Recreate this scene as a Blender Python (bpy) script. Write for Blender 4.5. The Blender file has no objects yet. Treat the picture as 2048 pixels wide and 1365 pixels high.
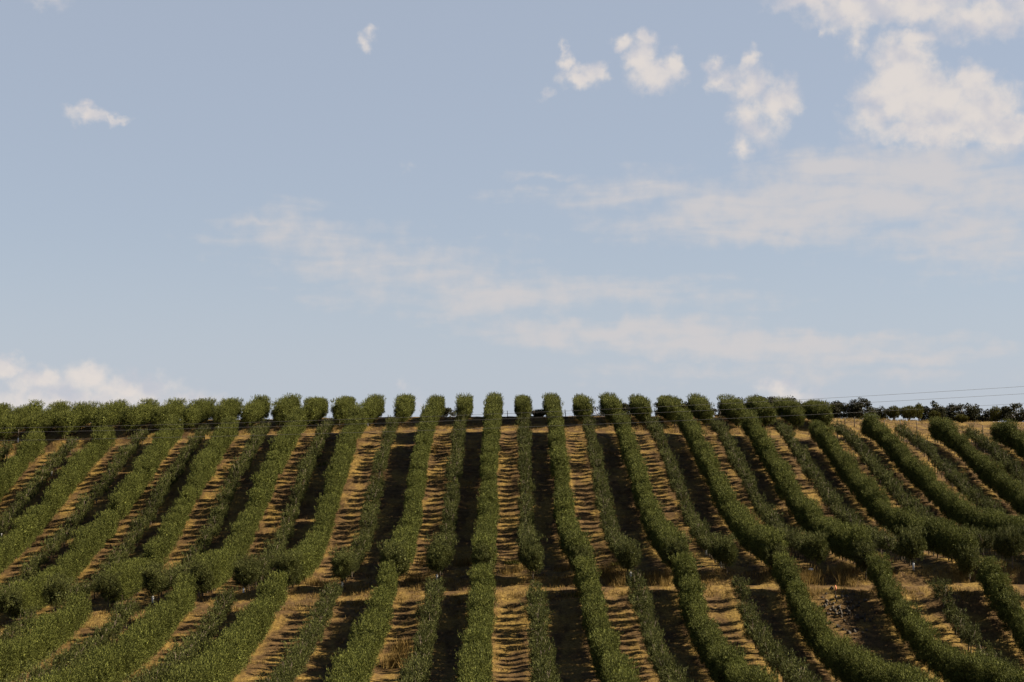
import bpy, math, random
import numpy as np
from math import radians as R

random.seed(7)
rng = np.random.default_rng(11)
sc = bpy.context.scene
col = sc.collection

# ------------------------------------------------------------------ camera
F_PX, W_PX, H_PX = 2844.0, 2048.0, 1365.0
PITCH, YAW = R(4.373), R(0.121)
cam_d = bpy.data.cameras.new('camera')
cam_d.sensor_width = 36.0
cam_d.lens = 36.0 * F_PX / W_PX
cam_d.clip_start, cam_d.clip_end = 0.5, 20000
cam = bpy.data.objects.new('camera', cam_d)
col.objects.link(cam)
cam.location = (0, 0, 0)
cam.rotation_euler = (math.pi / 2 + PITCH, 0, -YAW)
sc.camera = cam

# ------------------------------------------------------------------ light
SUN_EL, SUN_AZ = R(36), R(88)        # azimuth clockwise from +Y (uphill): the sun stands to the right
sun_d = bpy.data.lights.new('sun', 'SUN')
sun_d.energy = 5.0
sun_d.angle = R(0.55)
sun_d.color = (1.0, 0.87, 0.66)
sun = bpy.data.objects.new('sun', sun_d)
col.objects.link(sun)
sun.rotation_euler = (math.pi / 2 - SUN_EL, 0, math.pi - SUN_AZ)
sun.location = (60, 60, 80)

sc.view_settings.view_transform = 'Standard'
sc.view_settings.look = 'None'
sc.view_settings.exposure = 1.8
sc.view_settings.gamma = 1.0
sc.view_settings.use_curve_mapping = False
sc.cycles.max_bounces = 5
sc.cycles.diffuse_bounces = 1
sc.cycles.transmission_bounces = 3


def ray(x, y):
    """world direction of a pixel of the photograph: only for reading off where things stand"""
    a, b = (x - W_PX / 2) / F_PX, -(y - H_PX / 2) / F_PX
    X, Y, Z = a, math.cos(PITCH) - b * math.sin(PITCH), math.sin(PITCH) + b * math.cos(PITCH)
    c, s = math.cos(YAW), math.sin(YAW)
    return (X * c + Y * s, -X * s + Y * c, Z)


# ------------------------------------------------------------------ world: sky with clouds by direction
CUMULUS = [(180,232,46,17,.8),(172,216,20,14,.7),(222,237,46,7,.5),(742,62,14,16,.55),(733,88,18,17,.6),
 (1128,100,10,16,.6),(1133,130,18,24,.75),(1165,152,48,24,.85),(1195,150,26,26,.8),(1090,188,14,15,.4),
 (1245,85,26,18,.8),(1290,78,20,20,.85),(1283,118,38,42,1),(1312,150,56,38,1),(1346,135,24,30,.9),
 (1428,130,22,20,.65),(1440,165,32,26,.75),(1502,120,20,25,.8),(1503,172,46,42,.95),(1560,202,44,44,1),(1500,232,40,40,.7),(1486,292,24,32,.6),(1520,262,46,40,.5),
 (1620,3,90,24,.8),(1720,18,110,40,.95),(1830,18,110,36,.9),(1646,66,11,15,.55),(1712,80,24,34,.7),(1970,36,130,42,.8),
 (1830,78,36,26,.95),(1800,112,58,50,.95),(1812,160,70,60,1.1),(1790,195,78,50,1.1),(1855,205,100,64,1.1),(1942,170,48,40,1),(1962,222,80,60,1.1),(2020,262,70,36,1.05),(1870,262,150,30,.9),(1752,232,58,52,.7),
 (14,738,44,26,.9),(85,765,66,32,.8),(175,757,52,36,.85),(250,785,120,36,.7),(140,806,280,34,.75),(380,800,90,22,.5),(450,802,20,14,.5),
 (1555,778,44,22,.65),(1585,795,70,22,.55),(805,770,11,17,.4),(832,802,18,22,.4),(98,0,36,18,.45),(820,334,14,8,.12)]
STRATUS = [(1720,395,430,70,.75),(1860,335,160,48,.8),(1660,330,120,34,.75),(1450,400,260,40,.55),(1560,452,280,36,.75),(1950,465,180,70,.55),(1250,396,160,22,.45),(1090,350,64,11,.5),(1060,390,46,14,.4),(1400,455,170,14,.45),
 (650,492,150,38,.42),(560,472,70,44,.38),(800,532,190,44,.45),(1000,588,280,40,.62),(1220,588,240,30,.4),(500,442,70,12,.4),
 (1240,664,270,28,.85),(1500,690,320,24,.9),(1790,712,210,18,.7),(1400,742,220,14,.4),(1650,752,320,12,.35)]
PX_DEG = math.degrees(1 / F_PX)

world = bpy.data.worlds.new('World')
sc.world = world
world.use_nodes = True
wn, wl = world.node_tree.nodes, world.node_tree.links
wn.clear()


def wnode(t, **k):
    n = wn.new(t)
    for a, v in k.items():
        setattr(n, a, v)
    return n


def wmath(op, a, b=None, clamp=False):
    n = wnode('ShaderNodeMath', operation=op, use_clamp=clamp)
    for i, v in enumerate((a, b)):
        if v is None:
            continue
        if isinstance(v, (int, float)):
            n.inputs[i].default_value = v
        else:
            wl.new(v, n.inputs[i])
    return n.outputs[0]


def wsmooth(v, lo, hi):
    n = wnode('ShaderNodeMapRange', interpolation_type='SMOOTHSTEP')
    n.inputs['From Min'].default_value = lo
    n.inputs['From Max'].default_value = hi
    wl.new(v, n.inputs['Value'])
    return n.outputs['Result']


def wmix(f, a, b):
    n = wnode('ShaderNodeMix', data_type='RGBA')
    for i, v in ((0, f), (6, a), (7, b)):
        if isinstance(v, (tuple, list)):
            n.inputs[i].default_value = (*v, 1)
        elif isinstance(v, (int, float)):
            n.inputs[i].default_value = v
        else:
            wl.new(v, n.inputs[i])
    return n.outputs[2]


def wnoise(vec, scale, detail, rough=0.55, out='Fac', dist=0.0):
    n = wnode('ShaderNodeTexNoise')
    n.inputs['Scale'].default_value = scale
    n.inputs['Detail'].default_value = detail
    n.inputs['Roughness'].default_value = rough
    n.inputs['Distortion'].default_value = dist
    wl.new(vec, n.inputs['Vector'])
    return n.outputs[out]


SKY_STRENGTH = 0.05
tc = wnode('ShaderNodeTexCoord')
sep = wnode('ShaderNodeSeparateXYZ')
wl.new(tc.outputs['Generated'], sep.inputs[0])
az = wmath('MULTIPLY', wmath('ARCTAN2', sep.outputs[0], sep.outputs[1]), 57.29578)
el = wmath('MULTIPLY', wmath('ARCSINE', sep.outputs[2]), 57.29578)
cmb = wnode('ShaderNodeCombineXYZ')
wl.new(az, cmb.inputs[0])
wl.new(el, cmb.inputs[1])
angles = cmb.outputs[0]


def field(blobs, vec):
    acc = None
    for cx, cy, rx, ry, w in blobs:
        d = ray(cx, cy)
        n = math.sqrt(sum(v * v for v in d))
        a0, e0 = math.degrees(math.atan2(d[0], d[1])), math.degrees(math.asin(d[2] / n))
        sx, sy = 1 / (rx * PX_DEG * 1.25), 1 / (ry * PX_DEG * 1.25)
        ma = wnode('ShaderNodeVectorMath', operation='MULTIPLY_ADD')
        wl.new(vec, ma.inputs[0])
        ma.inputs[1].default_value = (sx, sy, 0)
        ma.inputs[2].default_value = (-a0 * sx, -e0 * sy, 0)
        ln = wnode('ShaderNodeVectorMath', operation='LENGTH')
        wl.new(ma.outputs[0], ln.inputs[0])
        v = wnode('ShaderNodeMath', operation='MULTIPLY_ADD')
        wl.new(ln.outputs['Value'], v.inputs[0])
        v.inputs[1].default_value = -w
        v.inputs[2].default_value = w
        acc = v.outputs[0] if acc is None else wmath('SMOOTH_MAX', acc, v.outputs[0])
        if acc.node.operation == 'SMOOTH_MAX':
            acc.node.inputs[2].default_value = 0.12
    return acc


def warped(scale, amp, detail=4):
    c = wnoise(angles, scale, detail, out='Color')
    n = wnode('ShaderNodeVectorMath', operation='MULTIPLY_ADD')
    wl.new(c, n.inputs[0])
    n.inputs[1].default_value = (amp, amp, 0)
    off = wnode('ShaderNodeVectorMath', operation='ADD')
    wl.new(angles, off.inputs[0])
    off.inputs[1].default_value = (-amp / 2, -amp / 2, 0)
    wl.new(off.outputs[0], n.inputs[2])
    return n.outputs[0]


cum = field(CUMULUS, warped(1.5, 1.1, 5))
puff = wnoise(angles, 1.7, 8, 0.56)
cum_d = wsmooth(wmath('ADD', cum, wmath('MULTIPLY', wmath('SUBTRACT', puff, 0.5), 0.85)), -0.05, 0.72)
stv = wnode('ShaderNodeMapping')
stv.inputs['Scale'].default_value = (0.28, 1.35, 1)
stv.inputs['Rotation'].default_value = (0, 0, R(-4))
wl.new(angles, stv.inputs['Vector'])
streak = wnoise(stv.outputs[0], 1.0, 5, 0.5, dist=0.4)
fleck = wnoise(angles, 1.2, 5, 0.52)
strat = field(STRATUS, warped(0.7, 1.2, 3))
str_s = wmath('ADD', strat, wmath('ADD', wmath('MULTIPLY', wmath('SUBTRACT', streak, 0.5), 1.3), wmath('MULTIPLY', wmath('SUBTRACT', fleck, 0.5), 0.8)))
str_d = wmath('MULTIPLY', wsmooth(str_s, -0.15, 0.75), 0.84)

sky = wnode('ShaderNodeTexSky', sky_type='NISHITA', sun_disc=False)
sky.sun_elevation = SUN_EL
sky.sun_rotation = SUN_AZ
sky.air_density = 1.0
sky.dust_density = 0.6
sky.ozone_density = 2.0
SKY_TINT = (0.61, 0.60, 0.61)
tint = wnode('ShaderNodeMix', data_type='RGBA', blend_type='MULTIPLY')
tint.inputs[0].default_value = 1.0
wl.new(sky.outputs[0], tint.inputs[6])
tint.inputs[7].default_value = (*SKY_TINT, 1)
K = 1.0 / (SKY_STRENGTH * 2 ** sc.view_settings.exposure)
lin = lambda *c: tuple((v / 255 / 12.92 if v < 11 else ((v / 255 + 0.055) / 1.055) ** 2.4) * K for v in c)
haze_f = wmath('ADD', wmath('MULTIPLY', wmath('SUBTRACT', 1.0, wsmooth(el, 17.0, 42.0)), 0.64), wmath('MULTIPLY', wmath('SUBTRACT', 1.0, wsmooth(el, 0.5, 9.0)), 0.26))     # horizon haze thins out overhead
base_sky = wmix(haze_f, tint.outputs[2], lin(187, 195, 208))
sunward = wnode('ShaderNodeVectorMath', operation='ADD')
wl.new(angles, sunward.inputs[0])
sunward.inputs[1].default_value = (0.30, 0.55, 0)
relief = wmath('SUBTRACT', wnoise(angles, 0.62, 4, 0.5), wnoise(sunward.outputs[0], 0.62, 4, 0.5))
shade = wsmooth(wmath('ADD', wmath('MULTIPLY', cum, 0.30), wmath('MULTIPLY', relief, 2.2)), -0.40, 0.45)
cum_c = wmix(shade, lin(200, 199, 206), lin(229, 220, 213))
c1 = wmix(str_d, base_sky, lin(209, 205, 205))
c2 = wmix(wmath('MULTIPLY', cum_d, 0.88), c1, cum_c)
bg = wnode('ShaderNodeBackground')
bg.inputs['Strength'].default_value = SKY_STRENGTH
wl.new(c2, bg.inputs['Color'])
wo = wnode('ShaderNodeOutputWorld')
wl.new(bg.outputs[0], wo.inputs['Surface'])
world.cycles.sampling_method = 'MANUAL'
world.cycles.sample_map_resolution = 512


# ------------------------------------------------------------------ helpers
def new_mesh(name, v, f):
    """v: n x 3, f: m x k faces of one size"""
    v = np.asarray(v, dtype=np.float32)
    f = np.asarray(f, dtype=np.int32)
    me = bpy.data.meshes.new(name)
    k = f.shape[1]
    me.vertices.add(len(v))
    me.vertices.foreach_set('co', v.ravel())
    me.loops.add(f.size)
    me.loops.foreach_set('vertex_index', f.ravel())
    me.polygons.add(len(f))
    me.polygons.foreach_set('loop_start', np.arange(0, f.size, k, dtype=np.int32))
    me.polygons.foreach_set('loop_total', np.full(len(f), k, dtype=np.int32))
    me.update(calc_edges=True)
    return me


def obj(name, me, mat=None, parent=None, loc=(0, 0, 0)):
    o = bpy.data.objects.new(name, me)
    col.objects.link(o)
    o.location = loc
    if parent is not None:
        o.parent = parent
    if mat is not None and len(me.materials) == 0:
        me.materials.append(mat)
    return o


def empty(name, loc=(0, 0, 0)):
    o = bpy.data.objects.new(name, None)
    col.objects.link(o)
    o.location = loc
    o.empty_display_size = 0.2
    return o


def tag(o, label=None, cat=None, group=None, kind=None):
    for k, v in (('label', label), ('category', cat), ('group', group), ('kind', kind)):
        if v:
            o[k] = v
    return o


def tube(points, radii, sides=6):
    """one capped tube along points: (verts, quads); the end rings are closed by shrinking to a point ring"""
    P = np.asarray(points, float)
    n = len(P)
    T = np.gradient(P, axis=0)
    T /= np.linalg.norm(T, axis=1)[:, None] + 1e-9
    ref = np.array([0.0, 0, 1]) if abs(T[0][2]) < 0.9 else np.array([1.0, 0, 0])
    A = np.cross(T, ref)
    A /= np.linalg.norm(A, axis=1)[:, None] + 1e-9
    B = np.cross(T, A)
    rad = np.asarray(radii, float)
    P = np.vstack([P[:1], P, P[-1:]])
    A, B = np.vstack([A[:1], A, A[-1:]]), np.vstack([B[:1], B, B[-1:]])
    rad = np.concatenate([[rad[0] * .02], rad, [rad[-1] * .02]])
    t = np.arange(sides) / sides * 2 * np.pi
    V = P[:, None, :] + rad[:, None, None] * (np.cos(t)[None, :, None] * A[:, None, :] + np.sin(t)[None, :, None] * B[:, None, :])
    F = []
    for i in range(n + 1):
        for j in range(sides):
            k = (j + 1) % sides
            F.append((i * sides + j, i * sides + k, (i + 1) * sides + k, (i + 1) * sides + j))
    return V.reshape(-1, 3), np.array(F)


def join(parts):
    V, F, n = [], [], 0
    for v, f in parts:
        V.append(v)
        F.append(np.asarray(f) + n)
        n += len(v)
    return np.vstack(V), np.vstack(F)


def leaf_quads(C, N, L, Wd, jitter=0.5, up=0.3):
    """a rhombic leaf spray at each centre C, its long axis between outward N and up"""
    n = len(C)
    ax = N + np.array([0, 0, up]) + rng.normal(0, jitter, (n, 3))
    ax /= np.linalg.norm(ax, axis=1)[:, None] + 1e-9
    side = np.cross(ax, rng.normal(0, 1, (n, 3)))
    side /= np.linalg.norm(side, axis=1)[:, None] + 1e-9
    l = (L * rng.uniform(0.6, 1.35, n))[:, None]
    w = (Wd * rng.uniform(0.7, 1.3, n))[:, None]
    V = np.stack([C - ax * l * .5, C + side * w * .5 - ax * l * .05, C + ax * l * .5, C - side * w * .5 - ax * l * .05], axis=1)
    return V.reshape(-1, 3), np.arange(4 * n).reshape(n, 4)


# ------------------------------------------------------------------ materials
def mat(name):
    m = bpy.data.materials.new(name)
    m.use_nodes = True
    nt = m.node_tree
    nt.nodes.clear()
    out = nt.nodes.new('ShaderNodeOutputMaterial')
    return m, nt, out


def N(nt, t, **k):
    n = nt.nodes.new(t)
    for a, v in k.items():
        setattr(n, a, v)
    return n


def leaf_mat(name, dark, mid, bright, spread=0.25, trans=0.12):
    m, nt, out = mat(name)
    geo = N(nt, 'ShaderNodeNewGeometry')
    ramp = N(nt, 'ShaderNodeValToRGB')
    ramp.color_ramp.elements[0].position = 0.0
    ramp.color_ramp.elements[0].color = (*dark, 1)
    ramp.color_ramp.elements[1].position = 1.0
    ramp.color_ramp.elements[1].color = (*bright, 1)
    e = ramp.color_ramp.elements.new(0.55)
    e.color = (*mid, 1)
    nt.links.new(geo.outputs['Random Per Island'], ramp.inputs[0])
    oi = N(nt, 'ShaderNodeObjectInfo')
    mr = N(nt, 'ShaderNodeMapRange')
    mr.inputs['To Min'].default_value = 1 - spread
    mr.inputs['To Max'].default_value = 1 + spread
    nt.links.new(oi.outputs['Random'], mr.inputs['Value'])
    hs = N(nt, 'ShaderNodeHueSaturation')
    nt.links.new(ramp.outputs[0], hs.inputs['Color'])
    nt.links.new(mr.outputs[0], hs.inputs['Value'])
    b = N(nt, 'ShaderNodeBsdfPrincipled')
    b.inputs['Roughness'].default_value = 0.75
    b.inputs['Specular IOR Level'].default_value = 0.12
    nt.links.new(hs.outputs[0], b.inputs['Base Color'])
    t = N(nt, 'ShaderNodeBsdfTranslucent')
    nt.links.new(hs.outputs[0], t.inputs['Color'])
    mx = N(nt, 'ShaderNodeMixShader')
    mx.inputs[0].default_value = trans
    nt.links.new(b.outputs[0], mx.inputs[1])
    nt.links.new(t.outputs[0], mx.inputs[2])
    nt.links.new(mx.outputs[0], out.inputs[0])
    return m


def plain_mat(name, c, rough=0.8, var=0.3, scale=8.0, bump=0.0):
    m, nt, out = mat(name)
    tcn = N(nt, 'ShaderNodeTexCoord')
    no = N(nt, 'ShaderNodeTexNoise')
    no.inputs['Scale'].default_value = scale
    no.inputs['Detail'].default_value = 5
    nt.links.new(tcn.outputs['Object'], no.inputs['Vector'])
    mx = N(nt, 'ShaderNodeMix', data_type='RGBA')
    nt.links.new(no.outputs['Fac'], mx.inputs[0])
    mx.inputs[6].default_value = (*[v * (1 - var) for v in c], 1)
    mx.inputs[7].default_value = (*[min(1, v * (1 + var)) for v in c], 1)
    b = N(nt, 'ShaderNodeBsdfPrincipled')
    b.inputs['Roughness'].default_value = rough
    nt.links.new(mx.outputs[2], b.inputs['Base Color'])
    if bump:
        bp = N(nt, 'ShaderNodeBump')
        bp.inputs['Strength'].default_value = bump
        nt.links.new(no.outputs['Fac'], bp.inputs['Height'])
        nt.links.new(bp.outputs[0], b.inputs['Normal'])
    nt.links.new(b.outputs[0], out.inputs[0])
    return m


M_BROAD = leaf_mat('olive_leaf_green', (0.016, 0.020, 0.004), (0.057, 0.065, 0.011), (0.145, 0.152, 0.034), 0.16)
M_THIN = leaf_mat('olive_leaf_grey', (0.014, 0.017, 0.005), (0.048, 0.053, 0.012), (0.104, 0.108, 0.030), 0.18)
M_OAK = leaf_mat('oak_leaf', (0.009, 0.010, 0.004), (0.018, 0.019, 0.007), (0.034, 0.032, 0.010), 0.2, 0.12)
M_BROOM = leaf_mat('broom_leaf', (0.022, 0.024, 0.004), (0.048, 0.047, 0.007), (0.085, 0.074, 0.012), 0.15)
M_STRAW = leaf_mat('dry_straw', (0.075, 0.046, 0.013), (0.155, 0.101, 0.029), (0.250, 0.172, 0.058), 0.1, 0.25)
M_WEED = leaf_mat('green_weed', (0.030, 0.035, 0.006), (0.065, 0.066, 0.010), (0.110, 0.098, 0.018), 0.1)
M_BARK = plain_mat('bark', (0.075, 0.055, 0.036), 0.9, 0.35, 12, 0.3)
M_GUARD = plain_mat('white_guard', (0.42, 0.42, 0.42), 0.6, 0.08, 10)
M_POST = plain_mat('weathered_post', (0.06, 0.045, 0.032), 0.9, 0.35, 14, 0.3)
M_WIRE = plain_mat('fence_wire', (0.10, 0.095, 0.09), 0.5, 0.1)
M_CABLE = plain_mat('power_cable', (0.085, 0.08, 0.075), 0.6, 0.08)
M_ROCK = plain_mat('field_stone', (0.040, 0.030, 0.020), 0.9, 0.6, 5, 0.4)
M_FLAG = plain_mat('faded_orange_tag', (0.55, 0.19, 0.09), 0.7, 0.15)
M_PLASTIC = plain_mat('pale_plastic', (0.62, 0.68, 0.75), 0.4, 0.1)

# ------------------------------------------------------------------ the lie of the land
LAND = np.array([
 [-14.85,-14.93,-15.0,-14.94,-14.52,-13.5,-11.79,-10.7,-10.61,-10.0,-8.37,-6.18,-3.68,-1.64,0.44,2.05,2.90,3.80,4.50,4.75],
 [0.6,0.3,0.0,-0.25,-0.28,0.13,0.9,1.55,1.83,1.62,1.01,0.34,-0.15,-0.33,-0.29,-0.19,-0.09,0.03,0.10,0.12],
 [-1.31,-1.6,-1.88,-2.11,-2.22,-2.07,-1.66,-1.32,-1.24,-1.26,-1.42,-1.83,-1.95,-1.76,-1.45,-1.13,-0.88,-0.62,-0.50,-0.40],
 [0.1,0.08,0.06,0.05,0.11,0.31,0.57,0.67,0.54,0.34,0.29,0.53,0.65,0.57,0.44,0.28,0.14,0.02,-0.04,-0.05]])
TRACK0, TRACK1 = 114.9, 118.6        # the farm track across the grove
TOP0, TOP1 = 178.6, 184.6            # the track along the crest


def catmull(tab, u):
    i = np.clip(np.floor(u).astype(int), 0, len(tab) - 2)
    w = u - i
    g = lambda k: tab[np.clip(k, 0, len(tab) - 1)]
    a, b, c, d = g(i - 1), g(i), g(i + 1), g(i + 2)
    return b + 0.5 * w * (c - a + w * (2 * a - 5 * b + 4 * c - d + w * (3 * (b - c) + d - a)))


def smooth01(t):
    t = np.clip(t, 0, 1)
    return t * t * (3 - 2 * t)


def hill(X, Y):
    u = np.clip(X, -62, 62) / 40
    k = np.clip((Y - 72) / 7, 0, 18.999)
    return sum(catmull(LAND[p], k) * u ** p for p in range(4))


def land(X, Y):
    X = np.atleast_1d(np.asarray(X, float))
    Y = np.atleast_1d(np.asarray(Y, float))
    z = hill(X, Y)
    # crest track: cut flat, with a short bank above it
    zt = hill(X, np.full_like(Y, TOP0)) + (Y - TOP0) * 0.045
    right = smooth01((X - 26) / 14)
    w = smooth01((Y - (TOP0 - 1.5)) / 1.5) * (1 - smooth01((Y - TOP1) / 1.6)) * (1 - 0.75 * right)
    z = z * (1 - w) + zt * w
    # lower track: a bench below a short bank
    wob = 0.35 * np.sin(X * 0.35) + 0.25 * np.sin(X * 0.83 + 1)
    zb = hill(X, np.full_like(Y, (TRACK0 + TRACK1) / 2)) + (Y - (TRACK0 + TRACK1) / 2) * 0.10 - 0.2
    w = smooth01((Y - (TRACK0 - 3.5)) / 3.5) * (1 - smooth01((Y - TRACK1 - wob) / 0.9))
    z = z * (1 - w) + zb * w
    # plateau behind the crest and the country beyond
    far = 3.9 + 0.95 * smooth01((X - 4) / 26) - 0.95 * smooth01((X - 58) / 22) - smooth01((Y - 330) / 900) * 45
    w = smooth01((Y - 192) / 45)
    z = z * (1 - w) + far * w
    # valley between the hill and the photographer's slope
    near = np.interp(Y, [-400, -20, 0, 12, 30, 48, 72], [12, 0.5, -1.7, -4.6, -10.2, -14.0, -15.4])
    w = smooth01((72 - Y) / 24)
    z = z * (1 - w) + near * w
    # soil thrown up along the rows
    blk = smooth01((Y - 70) / 4) * (1 - smooth01((Y - (TRACK0 - 1)) / 1.5)) + smooth01((Y - TRACK1 - .5) / 1.5) * (1 - smooth01((Y - TOP0 + 1) / 1.5))
    z = z + 0.09 * blk * np.cos(2 * np.pi * (X / ROW + 0.52))
    return z


def land_at(x, y):
    return float(land(x, y)[0])


def stand(px, py, lo=70.0, hi=330.0):
    """where the sight line through a point of the photograph first meets the ground"""
    d = ray(px, py)
    t = np.linspace(lo, hi, 5200) / d[1]
    g = t * d[2] - land(t * d[0], t * d[1])
    k = np.nonzero(g <= 0)[0]
    i = k[0] if len(k) else int(np.argmin(g))
    return t[i] * d[0], t[i] * d[1]


# ------------------------------------------------------------------ ground
ROW = 4.0
XS = np.concatenate([-np.geomspace(80, 4000, 26)[::-1], np.arange(-79.5, 80, 0.5), np.geomspace(80, 4000, 26)])
YS = np.concatenate([-np.geomspace(40, 400, 8)[::-1], np.arange(-30, 70, 2.0), np.arange(70, 205, 0.3), np.arange(205, 300, 1.5), np.geomspace(300, 6000, 30)])
gx, gy = np.meshgrid(XS, YS)
gz = land(gx.ravel(), gy.ravel()).reshape(gx.shape)


def value_noise(X, Y, sx, sy, seed):
    r = np.random.default_rng(seed).uniform(-1, 1, (256, 256))
    u, v = X / sx, Y / sy
    i, j = np.floor(u).astype(int), np.floor(v).astype(int)
    a, b = smooth01(u - i), smooth01(v - j)
    g = lambda p, q: r[p % 256, q % 256]
    return (g(i, j) * (1 - a) + g(i + 1, j) * a) * (1 - b) + (g(i, j + 1) * (1 - a) + g(i + 1, j + 1) * a) * b


core = ((np.abs(gx) < 80) & (gy > 69) & (gy < 206))
rough = 0.11 * value_noise(gx, gy, 1.5, 0.8, 1) + 0.07 * value_noise(gx, gy, 0.9, 0.5, 2) + 0.10 * value_noise(gx, gy, 6, 5, 3)
gz = gz + rough * core
ny, nx = gx.shape
idx = np.arange(nx * ny).reshape(ny, nx)
quads = np.stack([idx[:-1, :-1], idx[:-1, 1:], idx[1:, 1:], idx[1:, :-1]], axis=-1).reshape(-1, 4)
gme = new_mesh('ground', np.stack([gx, gy, gz], axis=-1).reshape(-1, 3), quads)
gme.polygons.foreach_set('use_smooth', np.ones(len(quads), dtype=bool))

m, nt, out = mat('dry_hillside_soil')
tcn = N(nt, 'ShaderNodeTexCoord')


def gnoise(scale, detail, vecscale=(1, 1, 1), rough=0.6):
    mp = N(nt, 'ShaderNodeMapping')
    mp.inputs['Scale'].default_value = vecscale
    nt.links.new(tcn.outputs['Object'], mp.inputs['Vector'])
    n = N(nt, 'ShaderNodeTexNoise')
    n.inputs['Scale'].default_value = scale
    n.inputs['Detail'].default_value = detail
    n.inputs['Roughness'].default_value = rough
    nt.links.new(mp.outputs[0], n.inputs['Vector'])
    return n.outputs['Fac']


def gramp(v, stops):
    r = N(nt, 'ShaderNodeValToRGB')
    r.color_ramp.elements[0].position, r.color_ramp.elements[0].color = stops[0][0], (*stops[0][1], 1)
    r.color_ramp.elements[1].position, r.color_ramp.elements[1].color = stops[-1][0], (*stops[-1][1], 1)
    for p, c in stops[1:-1]:
        r.color_ramp.elements.new(p).color = (*c, 1)
    nt.links.new(v, r.inputs[0])
    return r.outputs[0]


soil = gramp(gnoise(1.7, 8), [(0.25, (0.030, 0.017, 0.006)), (0.5, (0.064, 0.038, 0.0145)), (0.75, (0.115, 0.071, 0.028))])
straw = gramp(gnoise(4.5, 6), [(0.25, (0.062, 0.037, 0.009)), (0.55, (0.142, 0.092, 0.024)), (0.8, (0.225, 0.155, 0.050))])
patch = gramp(gnoise(0.35, 5, (1.6, 0.6, 1)), [(0.44, (0, 0, 0)), (0.60, (1, 1, 1))])
mx = N(nt, 'ShaderNodeMix', data_type='RGBA')
nt.links.new(patch, mx.inputs[0])
nt.links.new(soil, mx.inputs[6])
nt.links.new(straw, mx.inputs[7])
speck = gramp(gnoise(9, 4), [(0.33, (0.45, 0.42, 0.4)), (0.48, (1, 1, 1))])
mu = N(nt, 'ShaderNodeMix', data_type='RGBA', blend_type='MULTIPLY')
mu.inputs[0].default_value = 0.8
nt.links.new(mx.outputs[2], mu.inputs[6])
nt.links.new(speck, mu.inputs[7])
b = N(nt, 'ShaderNodeBsdfPrincipled')
b.inputs['Roughness'].default_value = 0.95
b.inputs['Specular IOR Level'].default_value = 0.1
nt.links.new(mu.outputs[2], b.inputs['Base Color'])
bp = N(nt, 'ShaderNodeBump')
bp.inputs['Strength'].default_value = 0.9
bp.inputs['Distance'].default_value = 0.12
nt.links.new(gnoise(3.5, 8), bp.inputs['Height'])
nt.links.new(bp.outputs[0], b.inputs['Normal'])
nt.links.new(b.outputs[0], out.inputs[0])
tag(obj('ground', gme, m), kind='structure')


# ------------------------------------------------------------------ olive trees: a few crowns, copied along every hedge
def crown(width, z0, z1, length, n_clumps, per, leaf=(0.125, 0.030), spread=0.22, boxy=True, fill=1.0):
    """olive sprays in small clumps over a pruned body; boxy bodies run on into the next tree of the hedge; shoots stand up on top"""
    h = (z1 - z0) / 2
    zc = z0 + h
    C, D = [], []
    for _ in range(n_clumps):
        if boxy:
            a = rng.uniform(0, 2 * np.pi)
            d = np.array([math.cos(a), 0, math.sin(a)])
            q = (np.abs(d) ** 2.7).sum() ** (-1 / 2.7)
            y = rng.uniform(-.5, .5)
            ends = 1 - 0.35 * abs(2 * y) ** 4
            yy = y * length
        else:
            d = rng.normal(0, 1, 3)
            d /= np.linalg.norm(d)
            q = (np.abs(d) ** 2.1).sum() ** (-1 / 2.1)
            ends, yy = 1, d[1] * q * (length / 2 - .1)
        shell = rng.uniform(0.72, 1.02) if rng.random() < 0.82 else rng.uniform(0.25, 0.7)
        c = d * q * shell * ends * np.array([width / 2 - .1, 0, h - .1]) + np.array([0, yy, zc])
        off = rng.normal(0, 1, (per, 3))
        off /= np.linalg.norm(off, axis=1)[:, None]
        off *= (spread * rng.uniform(0.7, 1.35) * rng.uniform(0.1, 1, per) ** 0.5)[:, None] * np.array([1, 1, 1.25])
        C.append(c + off)
        D.append(off / spread * 0.5 + d * 0.55)
    k = max(8, n_clumps // 2)                          # upright shoots along the top and shoulders
    for _ in range(k):
        x = rng.uniform(-.46, .46)
        base = np.array([x * width, rng.uniform(-.5, .5) * length, zc + h * (1 - abs(2 * x) ** 3) ** (1 / 3) * .93])
        t = rng.uniform(0, 1, 16)
        tip = np.array([rng.normal(0, .1) + x * .25, rng.normal(0, .1), rng.uniform(.22, .5)])
        C.append(base + t[:, None] * tip + rng.normal(0, .03, (16, 3)))
        D.append(np.tile(tip / np.linalg.norm(tip) * 1.3, (16, 1)))
    C, D = np.vstack(C), np.vstack(D)
    keep = C[:, 2] > z0 - 0.2
    n = int(330 * width * length * fill)                      # larger sprays added inside to stop sunlight leaking through the crown
    a, q = rng.uniform(0, 2 * np.pi, n), np.sqrt(rng.uniform(0, 1, n)) * .66
    inner = np.stack([np.cos(a) * q * width / 2, rng.uniform(-.48, .48, n) * length * (.95 if boxy else .62), zc + np.sin(a) * q * h], axis=1)
    return join([leaf_quads(C[keep], D[keep], leaf[0], leaf[1], 0.42, 0.55), leaf_quads(inner, rng.normal(0, 1, (n, 3)), .20, .11, .5, .2)])


def trunk(height, r, fork=0.5):
    parts = [tube([(0, 0, -0.3), (rng.normal(0, .02), rng.normal(0, .02), height * .5), (rng.normal(0, .05), rng.normal(0, .05), height)], [r * 1.2, r, r * .8], 6)]
    for _ in range(3):
        a = rng.uniform(0, 6.28)
        parts.append(tube([(0, 0, height * .85), (math.cos(a) * .2, math.sin(a) * .2, height + .35), (math.cos(a) * .45, math.sin(a) * .45, height + 1.0)], [r * .7, r * .5, r * .25], 5))
    return join(parts)


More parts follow.
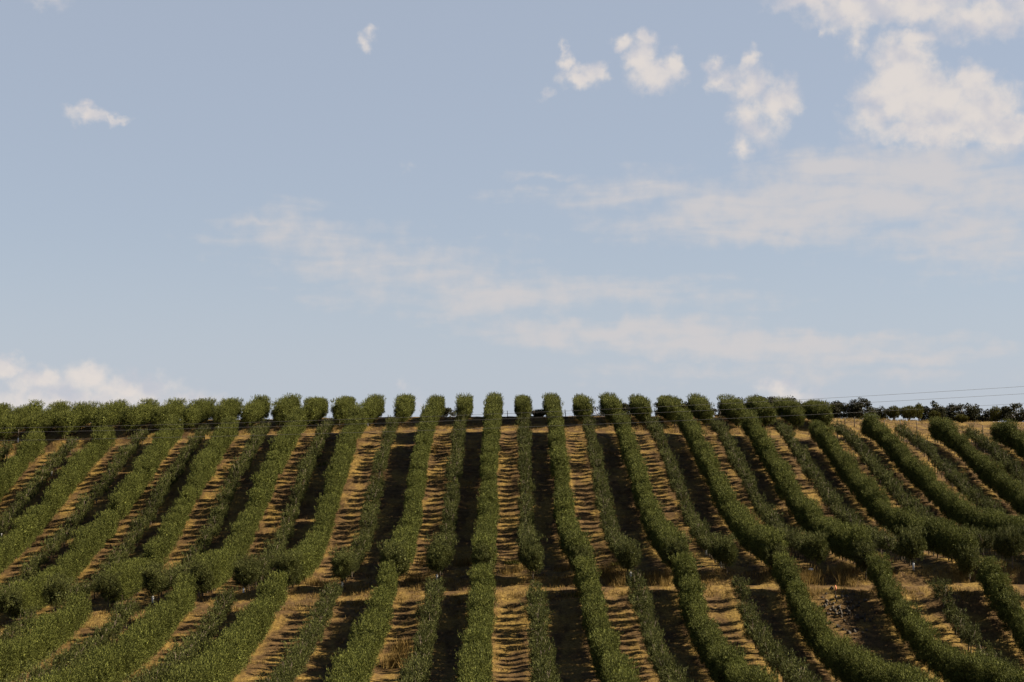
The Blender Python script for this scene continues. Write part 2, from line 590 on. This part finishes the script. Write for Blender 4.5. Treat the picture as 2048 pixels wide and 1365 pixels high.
BROAD = [new_mesh('broad_crown', *crown(1.74 + rng.uniform(-.2, .3), 0.28, 2.90 + rng.uniform(-.28, .2), 2.15, 112, 84)) for _ in range(14)]
THIN = [new_mesh('thin_crown', *crown(1.52 + rng.uniform(-.25, .3), 0.64, 1.92 + rng.uniform(-.2, .22), 0.78, 31, 76, spread=.19, fill=.15)) for _ in range(14)]
ROUND = [new_mesh('round_crown', *crown(2.1 + rng.uniform(-.2, .2), 0.55, 2.75 + rng.uniform(-.1, .2), 2.2, 95, 80, boxy=False)) for _ in range(6)]
GROWN = [new_mesh('grown_crown', *crown(2.1 + rng.uniform(-.2, .25), 0.3, 2.95 + rng.uniform(-.12, .12), 2.1, 100, 78)) for _ in range(8)]
ROUND_TALL = [new_mesh('grown_end_crown', *crown(2.2 + rng.uniform(-.2, .3), 0.3, 3.0 + rng.uniform(-.1, .15), 2.5, 110, 78, boxy=False)) for _ in range(6)]
for k in BROAD + GROWN + ROUND_TALL:
    k.materials.append(M_BROAD)
for k in THIN + ROUND:
    k.materials.append(M_THIN)
TRUNKS = [new_mesh('olive_trunk', *trunk(0.85, 0.055)) for _ in range(4)]
for k in TRUNKS:
    k.materials.append(M_BARK)
GUARD = new_mesh('trunk_guard', *tube([(0, 0, 0.0), (0.01, 0, 0.28), (0.0, 0.01, 0.55)], [0.10, 0.095, 0.10], 8))
GUARD.materials.append(M_GUARD)

# sideways drift of each broad row from its straight line, at Y = 80, 90 ... 190
DRIFT = {-7: [.14,.03,-.07,-.19,-.32,-.45,-.59,-.7,-.74,-.66,-.41,-.1], -6: [-.07,-.19,-.31,-.42,-.5,-.53,-.46,-.25,.06,.29,.33,.23],
 -5: [.05,.08,.11,.14,.16,.15,.29,.59,.78,.68,.37,.03], -4: [-.52,-.31,-.08,.17,.34,.35,.22,.02,-.16,-.26,-.28,-.19],
 -3: [.4,.39,.37,.31,.19,.05,.01,-.05,-.07,-.1,-.09,-.07], -2: [.04,-.23,-.4,-.4,-.26,-.17,-.25,-.46,-.67,-.73,-.56,-.27],
 -1: [.79,.66,.53,.44,.44,.47,.41,.31,.23,.18,.16,.14], 0: [.12,.06,-.01,-.07,-.12,-.12,-.1,-.06,-.04,-.03,0,.04],
 1: [.3,.38,.4,.32,.1,-.16,-.31,-.35,-.32,-.24,-.15,-.05], 2: [-.45,-.31,-.18,-.04,.07,.11,.09,.02,-.06,-.12,-.13,-.1],
 3: [.6,.37,.2,.21,.29,.33,.32,.25,.18,.09,-.02,-.14], 4: [.21,-.07,-.33,-.41,-.36,-.33,-.32,-.31,-.23,-.06,.14,.34],
 5: [.24,.25,.26,.24,.17,.01,-.07,-.11,-.11,-.04,.07,.18], 6: [.08,.1,.13,.15,.15,.13,.03,-.15,-.3,-.41,-.51,-.6],
 7: [-.07,-.02,.03,.08,.14,.2,.27,.33,.36,.33,.23,.12], 8: [-.01,-.01,-.01,-.01,-.01,0,.01,.02,.05,.07,.1,.13]}
ZERO = [0.0] * 12


def row_x(j, y):
    """j counts rows from the straight middle one; even rows are the broad ones"""
    d = lambda k: np.interp(y, np.arange(80, 191, 10), DRIFT.get(k, ZERO))
    off = d(j // 2) if j % 2 == 0 else (d((j - 1) // 2) + d((j + 1) // 2)) / 2
    return (j - 0.52) * ROW + float(off)


def in_sight(x, y, margin):
    return abs(x) < y * 0.3602 + margin


ORD = ['', 'first', 'second', 'third', 'fourth', 'fifth', 'sixth', 'seventh', 'eighth', 'ninth', 'tenth', 'eleventh', 'twelfth', 'thirteenth',
       'fourteenth', 'fifteenth', 'sixteenth', 'seventeenth', 'eighteenth', 'nineteenth', 'twentieth']


def plant_tree(root, base, x, y, mesh, s, sz, rot, guard=False, sy=1.0):
    t = bpy.data.objects.new('olive_tree', mesh)
    col.objects.link(t)
    t.parent = root
    t.location = (x - base[0], y - base[1], land_at(x, y) - base[2])
    t.scale = (s, s * sy, sz)
    t.rotation_euler = (0, 0, rot)
    k = bpy.data.objects.new('trunk', random.choice(TRUNKS))
    col.objects.link(k)
    k.parent = t
    if guard:
        g = bpy.data.objects.new('trunk_guard', GUARD)
        col.objects.link(g)
        g.parent = t
    return t


def hedge(j, y0, y1, where):
    broad = j % 2 == 0
    tall = where == 'crest'                          # behind the crest track every row is full grown
    spots = []
    y = y0 + random.uniform(0, .25)
    while y < y1:
        if in_sight(row_x(j, y), y, 9 if row_x(j, y) > 0 else 4):
            spots.append(y)
        y += 1.34 + random.uniform(-.14, .14)
    if not spots:
        return None
    if not any(in_sight(row_x(j, y), y, 0.8) for y in spots):
        pass
    ym = spots[0]
    base = (row_x(j, ym), ym, land_at(row_x(j, ym), ym))
    root = empty('olive_hedge', base)
    wave = random.uniform(0, 6.28)
    for i, y in enumerate(spots):
        x = row_x(j, y) + random.uniform(-.13, .13)
        flip = random.choice((0, math.pi)) + random.uniform(-.15, .15)
        lump = 1 + 0.05 * math.sin(y * .55 + wave) + random.uniform(-.11, .10) - (.18 if random.random() < .04 else 0)
        if where == 'lower':
            lump *= .94
        if where == 'upper' and i < 2:     # free-standing, rounder trees where the row meets the track
            first = i == 0
            plant_tree(root, base, x, y, random.choice(ROUND if not broad or first else BROAD), 1.0 * lump, 1.06 * lump, random.uniform(0, 6.28), guard=first and j in (-7, -5, -3, -1, 3, 9))
            continue
        if broad or tall:
            if where == 'upper' and 2 < i < len(spots) - 2 and random.random() < .022:
                continue
            if tall and j < -5:
                lump *= 1.10                         # wider, touching crowns on the far side
            mesh = random.choice((ROUND_TALL if i == 0 else GROWN) if tall else BROAD)
            sz = lump if not tall or j >= -5 else lump * .93
            plant_tree(root, base, x, y, mesh, lump * random.uniform(.95, 1.06), sz, flip, guard=tall and i == 0 and random.random() < .15)
        else:
            if random.random() < 0.035:
                continue
            plant_tree(root, base, x, y, random.choice(THIN), lump * random.uniform(.9, 1.15), lump * random.uniform(.95, 1.08), flip, guard=random.random() < .012, sy=random.uniform(.7, 1.45))
    # what sets this hedge apart
    n = abs(j)
    side = 'right' if j > 0 else 'left'
    kind = 'broad sunlit' if broad else 'thin dull green'
    word = 'broad' if broad else 'thin'
    k = n // 2 if broad else (n + 1) // 2
    place = {'upper': 'on the slope between the tracks', 'lower': 'below the lower track', 'crest': 'beyond the crest track'}[where]
    if where == 'crest':
        lab = 'hedge %s, in line with the straight middle one' % place if j == 0 else 'rounded hedge end %s, %s to the %s of the middle one' % (place, ORD[n], side)
        g = 'olive hedges beyond the crest track'
    elif j == 0:
        lab = '%s hedge running straight uphill %s' % (kind, place)
        g = 'olive hedges ' + place
    else:
        if where == 'lower' and j > 7 and not broad:
            k -= 1
        lab = '%s hedge %s, %s %s one %s of the straight hedge' % (kind if where == 'lower' else word, place, ORD[k], word, side)
        g = 'olive hedges ' + place
    tag(root, lab, 'hedge', g)
    return root


for j in range(-17, 21):
    hedge(j, TRACK1 + 0.3 if j % 2 == 0 and j >= 0 else TRACK1 + 0.9 + random.uniform(-.5, 1.3), TOP0 - 0.6 if j < 11 else TOP0 + 2.6, 'upper')
for j in range(-11, 13):
    if j != 7:                                       # the stone heap lies where this row is missing
        hedge(j, 76.0, TRACK0 + 0.9 if j % 2 == 0 and j >= 0 else TRACK0 - 0.2 + random.uniform(-1.5, .8), 'lower')
for j in range(-17, 12):
    hedge(j, TOP1 + 2.0 + (0.4 if j % 2 else 0), TOP1 + (15.5 if -6 < j < 8 else 14.5), 'crest')


# ------------------------------------------------------------------ oaks and broom on the ridge
def oak(px, top, base, width, dist, label, sparse=False, mat_=None, name='oak_tree'):
    d = ray(px, base)
    x, y = d[0] / d[1] * dist, dist
    z = land_at(x, y)
    dt = ray(px, top)
    h = (dt[2] / dt[1] * dist - z) * 1.1
    w = width / F_PX * dist * 1.32
    root = tag(empty(name, (x, y, z)), label, 'tree', 'oaks along the ridge')
    th = h * 0.13
    parts = [tube([(0, 0, -.3), (rng.normal(0, .08), 0, th * .6), (rng.normal(0, .15), 0, th)], [h * .035, h * .028, h * .024], 7)]
    C, D = [], []
    n_l = max(9, int(w * h * (1.9 if not sparse else .9)))
    for i in range(n_l):
        a, rr = rng.uniform(0, 6.28), math.sqrt(rng.uniform(0.02, 1))
        p = np.array([math.cos(a) * rr * w * .42, math.sin(a) * rr * w * .36, 0])
        p[2] = th + (h - th) * (rng.uniform(.02, .86) * (1 - .36 * rr * rr))
        parts.append(tube([(0, 0, th * .8), p * .5 + np.array([0, 0, th * .5]), p], [h * .02, h * .012, h * .005], 4))
        per = 110 if not sparse else 55
        off = rng.normal(0, 1, (per, 3))
        off /= np.linalg.norm(off, axis=1)[:, None]
        off *= (min(.75, w * .2) * rng.uniform(.7, 1.2) * rng.uniform(.05, 1, per) ** .5)[:, None] * np.array([1.1, 1.1, .75])
        C.append(p + off)
        D.append(off)
    C, D = np.vstack(C), np.vstack(D)
    C[:, 2] = np.minimum(C[:, 2], h * 1.02)
    obj('crown', new_mesh('oak_crown', *leaf_quads(C, D, .26, .17, .6, .1)), mat_ or M_OAK, root)
    obj('trunk', new_mesh('oak_trunk', *join(parts)), M_BARK, root)
    return root


def broom(px, top, base, width, dist, label, mat_=None):
    d = ray(px, base)
    x, y = d[0] / d[1] * dist, dist
    z = land_at(x, y)
    dt = ray(px, top)
    h = max(.8, dt[2] / dt[1] * dist - z)
    w = width / F_PX * dist
    n = int(620 * w)
    a, rr = rng.uniform(0, 6.28, n), np.sqrt(rng.uniform(0, 1, n))
    f = rng.uniform(.15, 1, n) ** .7
    out_ = np.stack([np.cos(a) * rr, np.sin(a) * rr, np.zeros(n)], axis=1)
    C = out_ * (w * .5 * (.35 + .65 * f))[:, None]
    C[:, 2] = h * f * (1 - .35 * rr ** 2)
    D = out_ * .6 + np.array([0, 0, 1.0])
    root = tag(empty('broom_bush', (x, y, z)), label, 'bush', 'bushes along the ridge')
    obj('foliage', new_mesh('broom_foliage', *leaf_quads(C, D,   .40, .085, .25, .3)), mat_ or M_BROOM, root)
    stems = [tube([(0, 0, -.2), (math.cos(q) * w * .12, math.sin(q) * w * .12, h * .35), (math.cos(q) * w * .3, math.sin(q) * w * .3, h * .8)], [.05, .035, .012], 4) for q in np.arange(7) * .9]
    obj('stems', new_mesh('broom_stems', *join(stems)), M_BARK, root)
    return root


oak(888, 815, 838, 34, 225, 'low dark bushy tree peeping over the crest, just left of the middle hedge')
oak(1198, 805, 832, 32, 232, 'small see-through oak on the skyline, leftmost of the ridge oaks', True)
oak(1254, 803, 832, 34, 236, 'small dark oak on the skyline, second of the ridge oaks from the left')
oak(1345, 797, 832, 66, 238, 'wide dark oak half hidden by two hedge ends, third ridge oak from the left')
oak(1396, 797, 832, 40, 246, 'dark oak behind a rounded hedge end, fourth ridge oak from the left')
oak(1434, 806, 833, 24, 232, 'thin bare-looking little tree with sky between its stems', True)
oak(1470, 795, 834, 62, 240, 'dark oak just right of the thin see-through little tree')
oak(1530, 789, 834, 66, 242, 'tallest and broadest dark oak of the ridge')
oak(1577, 795, 834, 38, 238, 'brownish oak just right of the tallest ridge oak')
oak(1606, 800, 834, 34, 246, 'small dark oak second to the right of the tallest ridge oak')
oak(1652, 799, 836, 72, 244, 'low wide flat-topped dark oak midway along the ridge')
oak(1718, 797, 838, 60, 240, 'domed dark oak with a hole of sky through its crown')
oak(1762, 813, 838, 26, 246, 'small scrubby oak just right of the domed oak')
oak(1864, 804, 840, 44, 238, 'dark upright oak with a pale shoot standing above it')
oak(1904, 807, 840, 42, 244, 'round dark oak just right of the upright one')
oak(1936, 805, 842, 46, 240, 'dark oak with a raised left crown, near the yellow green bush')
oak(1974, 821, 848, 34, 226, 'small dull oak leaning over the fence', False)
oak(2038, 803, 852, 62, 222, 'large black-green oak at the far right end of the ridge')
broom(1788, 812, 843, 34, 218, 'olive green broom bush right of the domed oak')
broom(1818, 812, 844, 44, 214, 'tall yellow green broom bush in front of the fence oaks')
broom(1838, 806, 842, 22, 224, 'pale wispy bush beside the dark upright oak', M_WEED)
broom(1924, 830, 851, 30, 202, 'round bright green broom bush low in the dry grass')
broom(1870, 822, 850, 26, 206, 'yellowish broom bush at the foot of the upright oak')
broom(1376, 813, 834, 26, 214, 'yellow green bush between two hedge ends on the skyline')
broom(1992, 812, 845, 30, 222, 'tall olive green bush left of the large end oak')
broom(1078, 820, 834, 34, 200, 'low yellow weed bush on the crest beside the fence')

# ------------------------------------------------------------------ wire fence along the crest
POSTS = [(1000, 829, 817, .35), (1015, 831, 816, 0), (1068, 832, 818, 0), (1132, 831, 812, -.12), (1186, 830, 815, 0), (1236, 831, 816, 0), (1300, 832, 817, 0), (1380, 833, 818, 0), (1440, 836, 820, 0), (1500, 838, 822, 0), (1564, 842, 824, 0), (1640, 845, 826, 0),
         (1690, 846, 827, 0), (1709, 848, 828, 0), (1769, 850, 831, 0), (1801, 852, 835, 0), (1834, 860, 836, 0), (1905, 862, 843, 0), (1966, 866, 846, 0), (2035, 868, 849, 0), (2110, 870, 851, 0)]
fx = []
for px, pb, pt, lean in POSTS:
    dist = np.interp(px, [1000, 1240, 1600, 1834, 2110], [193, 194, 193, 188, 186])
    d = ray(px, pb)
    x = d[0] / d[1] * dist
    fx.append((x, dist, land_at(x, dist), lean))
fence = tag(empty('wire_fence', fx[0][:3]), 'old wire fence on leaning dark posts along the crest of the grove', 'fence')
f0 = np.array(fx[0][:3])
for x, y, z, lean in fx:
    hgt = random.uniform(1.25, 1.5)
    v, f = tube([(0, 0, -.3), (lean * .6, 0, hgt * .55), (lean * 1.1 + random.uniform(-.04, .04), 0, hgt)], [.06, .055, .05], 6)
    obj('post', new_mesh('fence_post', v, f), M_POST, fence, tuple(np.array((x, y, z)) - f0))
for hz in (.45, .85, 1.2):
    pts = [np.array((x + lean * hz * .8, y, z + hz)) - f0 for x, y, z, lean in fx]
    v, f = tube(pts, [.007] * len(pts), 4)
    obj('wire', new_mesh('fence_wire', v, f), M_WIRE, fence)

# ------------------------------------------------------------------ three overhead cables crossing in front of the hill
CABLES = [('highest', [(0, 857), (600, 842), (1400, 810), (1750, 792), (2048, 773)]),
          ('middle', [(0, 866), (600, 851), (1400, 822), (1750, 806), (2048, 787)]),
          ('lowest', [(0, 882), (600, 868), (1400, 840), (1750, 825), (2048, 806)])]
for ci, (word, pts) in enumerate(CABLES):
    dist = 148.0 + ci * 0.9
    px, py = np.array(pts, float).T
    co = np.polyfit((px - 1024) / 1024, py, 2)
    P = []
    for q in np.linspace(-2600, 4600, 90):
        d = ray(q, float(np.polyval(co, (q - 1024) / 1024)))
        P.append((d[0] / d[1] * dist, dist, d[2] / d[1] * dist))
    v, f = tube(P, [.014] * len(P), 5)
    tag(obj('power_cable', new_mesh('power_cable', v, f), M_CABLE), '%s of the three thin overhead cables sagging across the top of the grove' % word, 'cable', 'overhead cables')

# ------------------------------------------------------------------ small things
x, y = stand(36, 886)
p = tag(empty('wooden_post', (x, y, land_at(x, y))), 'slim pale post standing at the end of the leftmost hedge', 'post')
obj('shaft', new_mesh('post_shaft', *tube([(0, 0, -.3), (.02, 0, .9), (.03, 0, 1.75)], [.07, .06, .055], 7)), M_POST, p)
obj('sleeve', new_mesh('post_sleeve', *tube([(0, 0, .02), (.01, 0, .3), (.015, 0, .6)], [.085, .08, .08], 8)), M_GUARD, p)
x, y = stand(1671, 1198)
p = tag(empty('marker_stake', (x, y, land_at(x, y))), 'thin stake with a faded orange tag beside the stone heap', 'stake')
obj('stake', new_mesh('stake', *tube([(0, 0, -.2), (.01, 0, .5), (.0, 0, .95)], [.022, .02, .018], 6)), M_POST, p)
obj('tag', new_mesh('stake_tag', *tube([(.0, 0, .62), (.05, .0, .78), (.0, 0, 1.02)], [.05, .075, .05], 5)), M_FLAG, p)
x, y = stand(1622, 1141)
v, f = tube([(-.2, 0, .04), (-.08, .04, .1), (.08, -.03, .08), (.2, .03, .03)], [.04, .08, .07, .04], 9)
v = v + rng.normal(0, .025, v.shape)
tag(obj('plastic_sack', new_mesh('plastic_sack', v, f), M_PLASTIC, None, (x, y, land_at(x, y))), 'crumpled pale plastic sack on the bank above the track', 'sack')

# heap of field stones
sv = []
cx, cy = stand(1690, 1226)
base_ico = np.array([(math.sin(t) * math.cos(a), math.sin(t) * math.sin(a), math.cos(t)) for t in np.linspace(.02, math.pi - .02, 5) for a in np.arange(6) * math.pi / 3])
ico_f = np.array([(i * 6 + k, i * 6 + (k + 1) % 6, (i + 1) * 6 + (k + 1) % 6, (i + 1) * 6 + k) for i in range(4) for k in range(6)])
for i in range(110):
    ox, oy = rng.normal(0, 1.0), rng.normal(-.3, 1.7)
    r = rng.uniform(.045, .15) * (1.6 if i % 17 == 0 else 1)
    X, Y = cx + ox, cy + oy
    hz = max(0, .28 * (1 - (ox / 1.8) ** 2 - (oy / 2.6) ** 2))
    v = base_ico * (r * rng.uniform(.7, 1.2, 3)) + rng.normal(0, r * .22, base_ico.shape) + np.array([X, Y, land_at(X, Y) + hz * rng.uniform(.3, 1) + r * .25])
    sv.append((v, ico_f))
tag(obj('rubble', new_mesh('rubble', *join(sv)), M_ROCK), 'loose heap of dark field stones below the farm track', 'stones', kind='stuff')


# ------------------------------------------------------------------ dry grass
def grass(spots, blades, hgt, wid, rad):
    """spots: list of x, y, scale"""
    S = np.asarray(spots, float)
    n = len(S) * blades
    s = np.repeat(S, blades, axis=0)
    X = s[:, 0] + rng.normal(0, rad, n) * s[:, 2]
    Y = s[:, 1] + rng.normal(0, rad, n) * s[:, 2]
    L = hgt * s[:, 2] * rng.uniform(.5, 1.2, n)
    Z = land(X, Y)
    lean = rng.normal(0, .35, (n, 2))
    ax = np.stack([lean[:, 0], lean[:, 1], np.ones(n)], axis=1)
    ax /= np.linalg.norm(ax, axis=1)[:, None]
    side = np.cross(ax, np.stack([rng.normal(0, 1, n), rng.normal(0, 1, n), np.zeros(n)], axis=1))
    side /= np.linalg.norm(side, axis=1)[:, None] + 1e-9
    b0 = np.stack([X, Y, Z - .03], axis=1)
    w = (wid * rng.uniform(.6, 1.4, n))[:, None]
    V = np.stack([b0 - side * w, b0 + side * w, b0 + ax * L[:, None] + side * w * .25, b0 + ax * L[:, None] - side * w * .25], axis=1)
    return V.reshape(-1, 3), np.arange(4 * n).reshape(n, 4)


spots = []
for j in range(-18, 20):                              # loose grass between the rows, thickest along the strip's middle
    for _ in range(240):
        y = rng.uniform(75, 178)
        x = row_x(j, y) + ROW / 2 + rng.normal(0.1, .75)
        if in_sight(x, y, 2) and value_noise(np.array([x]), np.array([y]), 3.0, 9.0, 21)[0] > 0.05:
            spots.append((x, y, rng.uniform(.5, 1.0)))
for _ in range(3600):                                 # verges of both tracks
    x = rng.uniform(-55, 55)
    k = rng.random()
    y = rng.normal(TRACK1 + .8, .7) if k < .45 else rng.normal(TRACK0 - .2, .6) if k < .8 else rng.normal(TOP1 + .8, .8)
    if in_sight(x, y, 2):
        spots.append((x, y, rng.uniform(.5, 1.1)))
for _ in range(2600):                                 # plateau behind the crest
    y = rng.uniform(186, 262)
    x = rng.uniform(8, y * .37)
    spots.append((x, y, rng.uniform(.6, 1.3)))
v1 = grass(spots, 9, .34, .022, .16)
tall = []
for px, py, s, k in [(828, 1166, 1.5, 26), (845, 1130, 1.5, 14), (1020, 1150, 1.0, 22), (1130, 1142, 1.0, 16), (1222, 1150, 1.4, 26), (1238, 1165, 1.3, 16), (1316, 1166, 1.3, 26), (1330, 1160, 1.0, 10), (1606, 1165, 1.4, 26), (1622, 1190, 1.1, 16),
                     (1692, 1158, 1.3, 22), (625, 1170, 1.1, 22), (640, 1180, 1.0, 12), (300, 1350, 1.2, 20), (790, 1330, 1.2, 34), (800, 1300, 1.0, 20), (935, 1130, 1.1, 14), (1705, 1170, .9, 12), (870, 900, .9, 14)]:
    x, y = stand(px, py)
    for _ in range(k):
        if rng.random() < .6:
            tall.append((x + rng.normal(0, .45), y + rng.normal(0, .6), s * rng.uniform(.7, 1.1)))
v2 = grass(tall, 22, .80, .018, .26)
tag(obj('dry_grass', new_mesh('dry_grass', *join([v1, v2])), M_STRAW), 'golden dry grass between the hedges and along the tracks', 'grass', kind='stuff')
weeds = []
for px, py, k in [(1022, 1128, 6), (640, 930, 4), (455, 935, 4), (700, 920, 4), (1360, 845, 5), (250, 930, 4), (1160, 1190, 5), (1240, 1130, 6)]:
    x, y = stand(px, py)
    for _ in range(k):
        weeds.append((x + rng.normal(0, .4), y + rng.normal(0, .5), rng.uniform(.7, 1.2)))
tag(obj('green_weeds', new_mesh('green_weeds', *grass(weeds, 26, .4, .022, .16)), M_WEED), 'sparse green weeds among the dry grass', 'weeds', kind='stuff')
